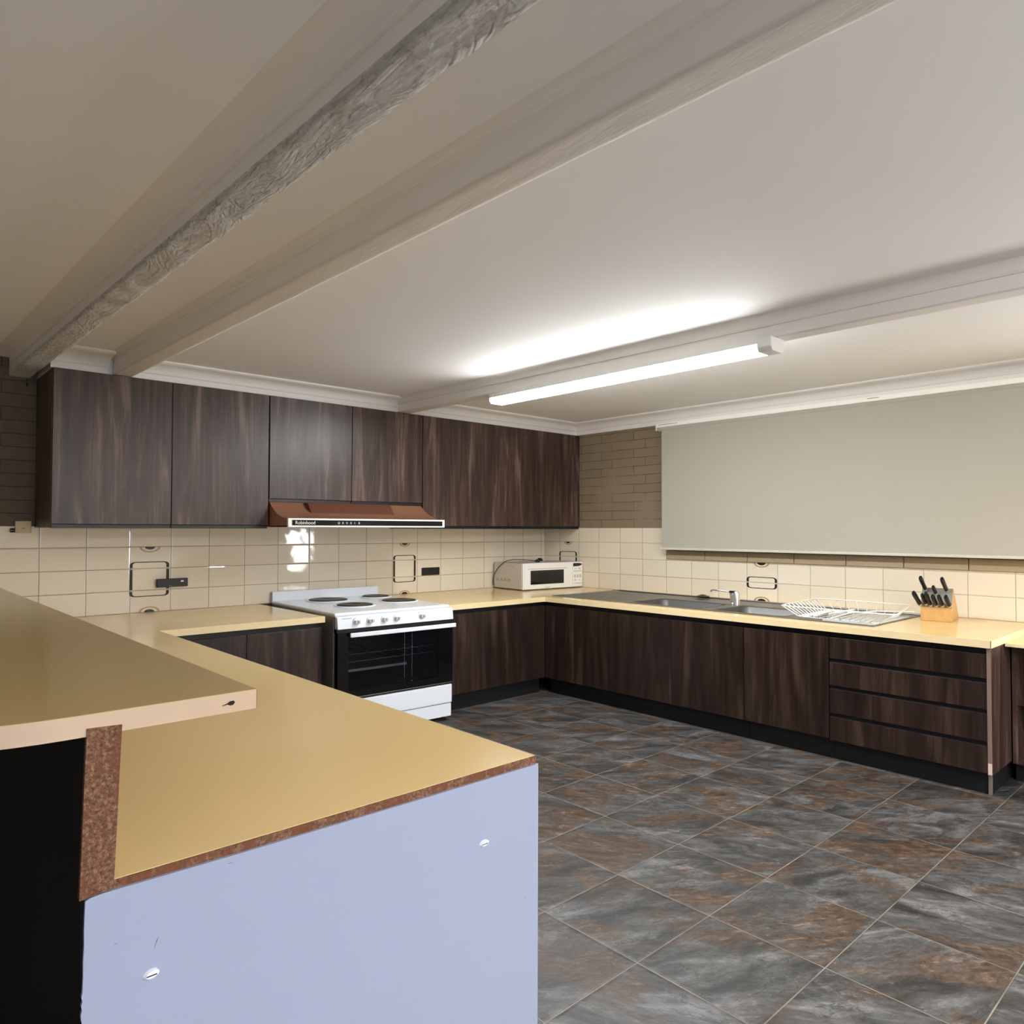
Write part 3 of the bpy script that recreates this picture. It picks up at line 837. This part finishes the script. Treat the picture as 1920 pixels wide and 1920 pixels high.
tp = tag(empty('mixer_tap', (-.40, -2.25, ZB+.0035)), 'chrome mixer tap standing behind the gap between the two sink bowls', 'tap')
TB = ZB+.0042
smooth_angle(MB().lathe([(.036, TB), (.036, TB+.006), (.026, TB+.010), (.024, TB+.062), (.028, TB+.066), (.026, TB+.078), (0, TB+.079)], -.362, -2.232, 24).build('column', 'rack_chrome', tp), .8)
smooth_angle(MB().lathe([(.022, TB-.0), (.021, TB+.082), (.015, TB+.094), (0, TB+.096)], -.418, -2.287, 20).build('body', 'rack_chrome', tp), .8)
MB().tube([(-.362, -2.225, TB+.078), (-.362, -2.19, TB+.084), (-.370, -2.14, TB+.088), (-.378, -2.08, TB+.090), (-.378, -2.066, TB+.086), (-.378, -2.062, TB+.076)], .0055, 10).build('spout', 'chrome', tp, smooth=True)
m = MB(); m.box(-.380, -.350, -2.245, -2.205, TB+.079, TB+.092); m.build('lever', 'black_plastic', tp, bevel=.003)

pl = tag(smooth_angle(MB().lathe([(0, ZB+.0125), (.040, ZB+.0125), (.052, ZB+.021), (.056, ZB+.022), (.034, ZB+.026), (.014, ZB+.034), (0, ZB+.035)], -.158, -1.86, 24).build('sink_plug', 'black_plastic')),
   'black rubber sink plug lying on the back ledge of the sink', 'plug')
pl.location.x = -.17

# ------------------------------------------------------------------ dish rack
rk = tag(empty('dish_rack', (-.52, -3.13, ZB+.0035)), 'white wire dish rack standing on the right drainer beside the knife block', 'dish rack')
zt, zl = .824, .762
RQ = [(-.86, -2.825), (-.25, -2.775), (-.86, -3.475), (-.25, -3.345)]     # rim corners: front/back left, front/back right
FQ = [(-.80, -2.90), (-.32, -2.88), (-.80, -3.355), (-.32, -3.30)]
bx0, bx1 = -.80, -.32
def bil(Q, u_, v_):      # u_ front to back, v_ left to right
    return tuple((Q[0][i]*(1-u_)+Q[1][i]*u_)*(1-v_)+(Q[2][i]*(1-u_)+Q[3][i]*u_)*v_ for i in (0, 1))
def loop(Q, z, c=.07):
    out = []
    C4 = [Vector(Q[0]), Vector(Q[1]), Vector(Q[3]), Vector(Q[2])]
    for i in range(4):
        p, a_, b_ = C4[i], C4[i-1], C4[(i+1) % 4]
        s0 = p+(a_-p).normalized()*c; s1 = p+(b_-p).normalized()*c
        for k in range(6):
            t_ = k/5; q = s0*(1-t_)**2+p*2*t_*(1-t_)+s1*t_*t_
            out.append((q.x, q.y, z))
    return out
MB().tube(loop(RQ, zt), .0034, 8, True).build('rim', 'wire_white', rk, smooth=True)
MB().tube(loop(FQ, zl, .05), .003, 8, True).build('floor_frame', 'wire_white', rk, smooth=True)
def wire(pts, rad): MB().tube(pts, rad, 6).build('wire', 'wire_white', rk, smooth=True)
for k in range(12):
    f = .05+.9*k/11
    wire([(*bil(RQ, f, 0), zt), (*bil(FQ, f, 0), zl), (*bil(FQ, f, .14), zl)], .0036)
for k in range(9):
    f = .08+.84*k/8
    wire([(*bil(RQ, f, 1), zt), (*bil(FQ, f, 1), zl)], .0022)
for k in range(8):
    f = .09+.82*k/7
    for e_ in (0, 1): wire([(*bil(RQ, e_, f), zt), (*bil(FQ, e_, f), zl)], .0018)
for k in range(9):
    f = .1+.095*k
    wire([(*bil(FQ, 0, f), zl), (*bil(FQ, 1, f), zl)], .0013)
for k in range(9):
    x = bx0+.05+k*.03
    wire([(x, -3.06, zl), (x, -3.08, zl+.030), (x, -3.12, zl+.036)], .0034)
m = MB(); m.box(bx0-.01, bx1+.04, -3.06, -3.34, ZB+.0050, ZB+.0068)
m.box(bx0-.012, bx0-.008, -3.06, -3.34, ZB+.0050, ZB+.014).box(bx0-.01, bx1+.04, -3.338, -3.342, ZB+.0050, ZB+.014)
m.build('drip_tray', 'clear_tray', rk)
m = MB(); m.tube([(-.79, -3.0, zl+.008), (-.55, -3.0, zl+.02), (-.50, -3.22, zl+.02)], .004, 6).tube([(-.80, -3.1, zl+.006), (-.60, -3.13, zl+.024), (-.45, -3.22, zl+.03), (-.36, -3.40, zl+.035)], .0035, 6)
m.build('cross_bar', 'wire_white', rk, smooth=True)

# ------------------------------------------------------------------ knife block (local frame: x = depth away from front, y = along front)
ka = math.atan2(.035, .31)
kb = empty('knife_block', (-.336, -3.4222, ZB), 0)
kb.rotation_euler = (0, 0, math.radians(9.0))
tag(kb, 'blond wooden knife block on the worktop by the tiled wall', 'knife block')
W_, D_ = .158, .285
m = MB(); m.prism([(0, .0005), (D_, .0005), (.070, .186), (.0, .081)], 'y', 0, -W_)
m.build('block', 'block_wood', kb, local=True, bevel=.002)
m = MB(); m.prism([(-.0015, .083), (.0, .081), (.070, .186), (.067, .187)], 'y', -.002, -W_+.002)
m.build('slotted_face', 'grey_print', kb, local=True)
def knife(a, yy, L, tiltl=0, s=1.0, label=''):
    # a: position along the slanted face 0..1; base point in block frame
    bx, bz = .070*a-.004, .083+.104*a
    dirv = Vector((-.80, tiltl+.16, .80)).normalized()
    root = empty('kitchen_knife', (0, 0, 0)); s *= 1.28; L *= 1.15
    R_ = Matrix.Rotation(math.radians(9.0), 4, 'Z')
    base = Vector(kb.location)+(R_ @ Vector((bx, yy, bz)))
    root.location = base; root.rotation_euler = (0, 0, math.radians(9.0))
    m = MB()
    a1 = dirv.cross(Vector((0, 1, 0))).normalized(); b1 = dirv.cross(a1)
    prof = [(0, .0105, .0075), (.10, .0125, .0085), (.35, .0105, .008), (.6, .0125, .0085), (.85, .0135, .0085), (1.0, .0120, .007)]
    rows = []
    for f, wa, wb_ in prof:
        c = dirv*(L*f+.014)
        rows.append([m.bm.verts.new(c+(a1*wa*math.cos(t_)+b1*wb_*math.sin(t_))*s) for t_ in [2*PI*k/12 for k in range(12)]])
    for A_, B_ in zip(rows, rows[1:]):
        for k in range(12): m.bm.faces.new((A_[k], A_[(k+1) % 12], B_[(k+1) % 12], B_[k]))
    m.bm.faces.new(rows[0][::-1]); m.bm.faces.new(rows[-1])
    smooth_angle(m.build('handle', 'black_plastic', root, local=True), .7)
    m = MB(); m.cyl(dirv*.002, dirv*.016, .009*s, .010*s, 12); m.build('bolster', 'rack_chrome', root, local=True)
    tag(root, label, 'knife', 'black-handled knives in the block')
knife(.86, -.020, .083, 0, 1.0, 'long black knife handle at the upper left of the block')
knife(.84, -.128, .083, 0, 1.0, 'long black knife handle at the upper right of the block')
knife(.66, -.075, .045, 0, .9, 'short black knife handle in the middle of the block, between two long ones')
knife(.06, -.001, .082, .10, 1.05, 'black knife handle leaning out furthest left of the lower row')
knife(.10, -.030, .062, 0, .9, 'second black knife handle from the left in the lower row')
knife(.06, -.054, .080, .0, .95, 'third black knife handle from the left in the lower row')
knife(.06, -.083, .062, 0, 1.0, 'third black knife handle from the right in the lower row')
knife(.06, -.113, .062, 0, 1.0, 'second black knife handle from the right in the lower row')
knife(.06, -.148, .062, .0, 1.05, 'black knife handle furthest right in the lower row')

# ------------------------------------------------------------------ microwave
mw = empty('microwave', (-.708, -.455, ZB), math.radians(-4.5))
tag(mw, 'white microwave oven in the corner of the worktop', 'microwave')
w, d, h0, h1 = .690, .415, .008, .232
B(0, w, .022, d, h0, h1).build('case', 'microwave_case', mw, local=True, bevel=.004)
B(0, w, 0, .022, h0-.001, h1+.001).build('front_frame', 'white_plastic', mw, local=True, bevel=.004)
do = B(.010, .560, -.008, 0, h0+.004, h1-.006).build('door', 'white_plastic', mw, local=True, bevel=.003)
B(.045, .500, -.0085, -.0078, .180, .187).build('groove', 'microwave_case', do, local=True)
B(.074, .455, -.0100, -.008, .050, .170).build('window', 'black_gloss', do, local=True)
B(.235, .295, -.0085, -.0079, .020, .0225).build('brand_print', 'grey_print', do, local=True)
cpn = B(.567, w-.006, -.006, 0, h0+.004, h1-.006).build('control_panel', 'white_plastic', mw, local=True, bevel=.003)
m = MB(); m.prism([(.571, .221), (.571, .192), (.640, .194), (.670, .202), (.676, .209), (.670, .217), (.64, .221)], 'y', -.0075, -.006)
m.build('display', 'black_gloss', cpn, local=True)
for (bx, bz, bw, bh) in ((.560, .172, .02, .009), (.605, .172, .028, .013), (.552, .15, .018, .012), (.577, .15, .018, .012), (.602, .15, .018, .012), (.627, .15, .013, .012),
                         (.552, .105, .022, .03), (.585, .105, .022, .03), (.618, .105, .022, .03), (.552, .07, .03, .012), (.615, .068, .012, .012), (.552, .04, .09, .008)):
    B(bx+.03, bx+.03+bw, -.0066, -.006, bz-bh/2, bz+bh/2).build('button', 'microwave_case', cpn, local=True)
for k in range(4):
    m = MB()
    for j in range(4): m.box(-.0006, .0002, .18+k*.055+j*.010, .184+k*.055+j*.010, .070, .094)
    m.build('side_vent', 'grey_print', mw, local=True)
m = MB(); m.box(-.0006, .0002, .19, .235, .205, .208).box(-.0006, .0002, .13, .165, .201, .2035)
m.build('side_print', 'grey_print', mw, local=True)
for fx in (.05, w-.05):
    for fy in (.05, d-.05): MB().cyl((fx, fy, .0005), (fx, fy, .0085), .014, n=12).build('foot', 'black_plastic', mw, local=True)
def catmull(P, n=8):
    P = [Vector(p) for p in P]; Q = [P[0]*2-P[1]]+P+[P[-1]*2-P[-2]]; out = []
    for i in range(1, len(Q)-2):
        for k in range(n):
            t_ = k/n; a, b, c, e = Q[i-1:i+3]
            out.append(.5*((2*b)+(c-a)*t_+(2*a-5*b+4*c-e)*t_*t_+(3*b-a-3*c+e)*t_**3))
    out.append(P[-1]); return out
cord = catmull([(.01, d+.012, .02), (-.012, d+.002, .05), (-.013, d-.012, .110), (-.011, d-.06, .17), (-.008, d-.12, .216), (.004, d-.165, .243), (.04, d-.20, .256), (.10, d-.22, .2585), (.20, d-.25, .252), (.262, d-.26, .244)])
cb = MB().tube(cord, .0033, 8).build('power_cord', 'black_plastic', mw, local=True, smooth=True)
m = MB(); m.cyl((.262, d-.262, .243), (.295, d-.27, .247), .010, .015, 12); m.cyl((.295, d-.27, .247), (.325, d-.275, .249), .023, .018, 14)
smooth_angle(m.build('plug', 'black_plastic', cb, local=True))
m = MB(); m.cyl((.293, d-.285, .238), (.318, d-.30, .2345), .006, n=8); m.build('plug_pins', 'chrome', cb, local=True)

# ------------------------------------------------------------------ sockets on the walls
def power(x0, x1, z0, z1, label, dep=.022, det=True):
    r_ = tag(empty('power_socket', ((x0+x1)/2, -.008, z0)), label, 'socket')
    B(x0, x1, -.0095, -.0095-dep, z0, z1).build('plate', 'black_plastic', r_, bevel=.003)
    if det:
        B(x1-.045, x1-.028, -.0095-dep, -.0125-dep, z0+.030, z0+.040).build('switch', 'wire_white', r_, bevel=.001)
        B(x0+.028, x1-.012, -.0095-dep, -.0105-dep, z0+.010, z1-.010).build('face', 'gap_black', r_)
        B(x0+.075, x0+.09, -.0105-dep, -.0115-dep, z0+.006, z0+.009).build('catch', 'grey_print', r_)
power(-3.497, -3.308, .900, .953, 'black double power socket on the tiles left of the stove')
power(-1.445, -1.262, .889, .953, 'plain black power socket on the tiles right of the stove', .006, False)
jb = tag(empty('junction_box', (-4.215, 0, 1.25)), 'small cream box on the bricks below the left wall cabinet', 'junction box')
B(-4.248, -4.170, -.0095, -.034, 1.247, 1.315).build('box', 'cream_plastic', jb, bevel=.003)
MB().cyl((-4.27, -.022, 1.262), (-4.247, -.022, 1.262), .012, n=12).build('plug', 'black_plastic', jb)
B(-4.215, -4.203, -.034, -.036, 1.272, 1.276).build('screw', 'dark_print', jb)
cl = tag(empty('cable_clip', (-4.17, 0, 2.09)), 'tiny brown clip on the bricks where the left beam meets the cabinet', 'clip')
MB().cyl((-4.205, -.02, 2.115), (-4.160, -.02, 2.115), .014, n=12).build('clip_body', 'painted_brick_shaded', cl)
B(-4.204, -4.196, -.012, -.001, 2.085, 2.115).build('clip_tail', 'dark_print', cl)

# ------------------------------------------------------------------ ceiling light
LX0, LX1, LY0, LY1 = -1.948, -1.832, -1.45, -3.335
lt = tag(empty('fluorescent_light', (-1.89, -2.4, 2.07)), 'long lit fluorescent batten fixed under the right ceiling beam', 'ceiling light')
def lprof(i=0): return [(LX0+i, 2.106), (LX0+i, 2.092), (LX0+.012+i, 2.074+i), (LX1-.012-i, 2.074+i), (LX1-i, 2.092), (LX1-i, 2.106)]
m = MB(); m.box(LX0-.001, LX1+.001, LY1-.01, LY0+.01, 2.106, 2.1335); m.build('base', 'white_plastic', lt, bevel=.002)
MB().prism(lprof(), 'y', LY0, LY1+.05).build('diffuser', 'lamp_diffuser', lt)
m = MB()
m.prism([(LX0-.003, 2.1335), (LX0-.003, 2.090), (LX0+.012, 2.070), (LX1-.012, 2.070), (LX1+.003, 2.090), (LX1+.003, 2.1335)], 'y', LY1+.05, LY1-.02)
m.build('end_cap', 'white_plastic', lt, bevel=.004)
m = MB()
m.prism([(LX0-.001, 2.1335), (LX0-.001, 2.090), (LX0+.012, 2.073), (LX1-.012, 2.073), (LX1+.001, 2.090), (LX1+.001, 2.1335)], 'y', LY0+.008, LY0)
m.build('end_cap', 'white_plastic', lt, bevel=.002)

# two added fill battens, out of view behind the camera, brighten the kitchen
l2 = tag(empty('fluorescent_light', (-3.78, -6.6, 2.07)), 'added fill batten out of view behind the camera, under the middle beam', 'ceiling light')  # added fill light, named like the kitchen's own batten
B(-3.82, -3.70, -7.6, -5.7, 2.106, 2.1335).build('base', 'white_plastic', l2)
MB().prism([(q[0]-1.87, q[1]) for q in lprof()], 'y', -5.71, -7.59).build('diffuser', 'fill_lamp_diffuser', l2)
l3 = tag(empty('fluorescent_light', (-1.84, -6.6, 2.07)), 'added fill batten out of view behind the camera, under the right beam', 'ceiling light')  # added fill light, named like the kitchen's own batten
B(-1.90, -1.78, -7.6, -5.7, 2.106, 2.1335).build('base', 'white_plastic', l3)
MB().prism([(q[0]+.05, q[1]) for q in lprof()], 'y', -5.71, -7.59).build('diffuser', 'fill_lamp_diffuser', l3)

# ------------------------------------------------------------------ roller blind
bl = tag(empty('roller_blind', (-.1, -2.9, 1.11)), 'wide off-white roller blind pulled down over the kitchen window', 'blind')
BY0, BY1 = -1.440, -4.66
B(-.101, -.0995, BY0, BY1, 1.118, 2.085).build('fabric', 'blind_fabric', bl)
m = MB(); m.box(-.106, -.094, BY0+.006, BY1, 1.110, 1.128); m.build('bottom_rail', 'blind_hem', bl, bevel=.003)
B(-.106, -.094, BY0+.010, BY0+.006, 1.108, 1.128).build('rail_cap', 'white_plastic', bl)
MB().cyl((-.085, BY0+.03, 2.088), (-.085, BY1, 2.088), .021, n=20).build('roller_tube', 'blind_fabric', bl, smooth=False)
m = MB(); m.prism([(-.020, 2.1315), (-.020, 2.105), (-.110, 2.098), (-.116, 2.103), (-.112, 2.1315)], 'y', -1.398, BY1-.02)
hr = m.build('headrail', 'blind_rail', bl, bevel=.002)
B(-.1145, -.1165, -1.42, -1.60, 2.1175, 2.1200).build('slot', 'dark_print', hr)
B(-.1140, -.1160, -3.05, -3.12, 2.1175, 2.1200).build('slot', 'dark_print', hr)
B(-.112, -.020, -1.397, -1.388, 2.075, 2.1315).build('bracket', 'white_plastic', bl, bevel=.002)
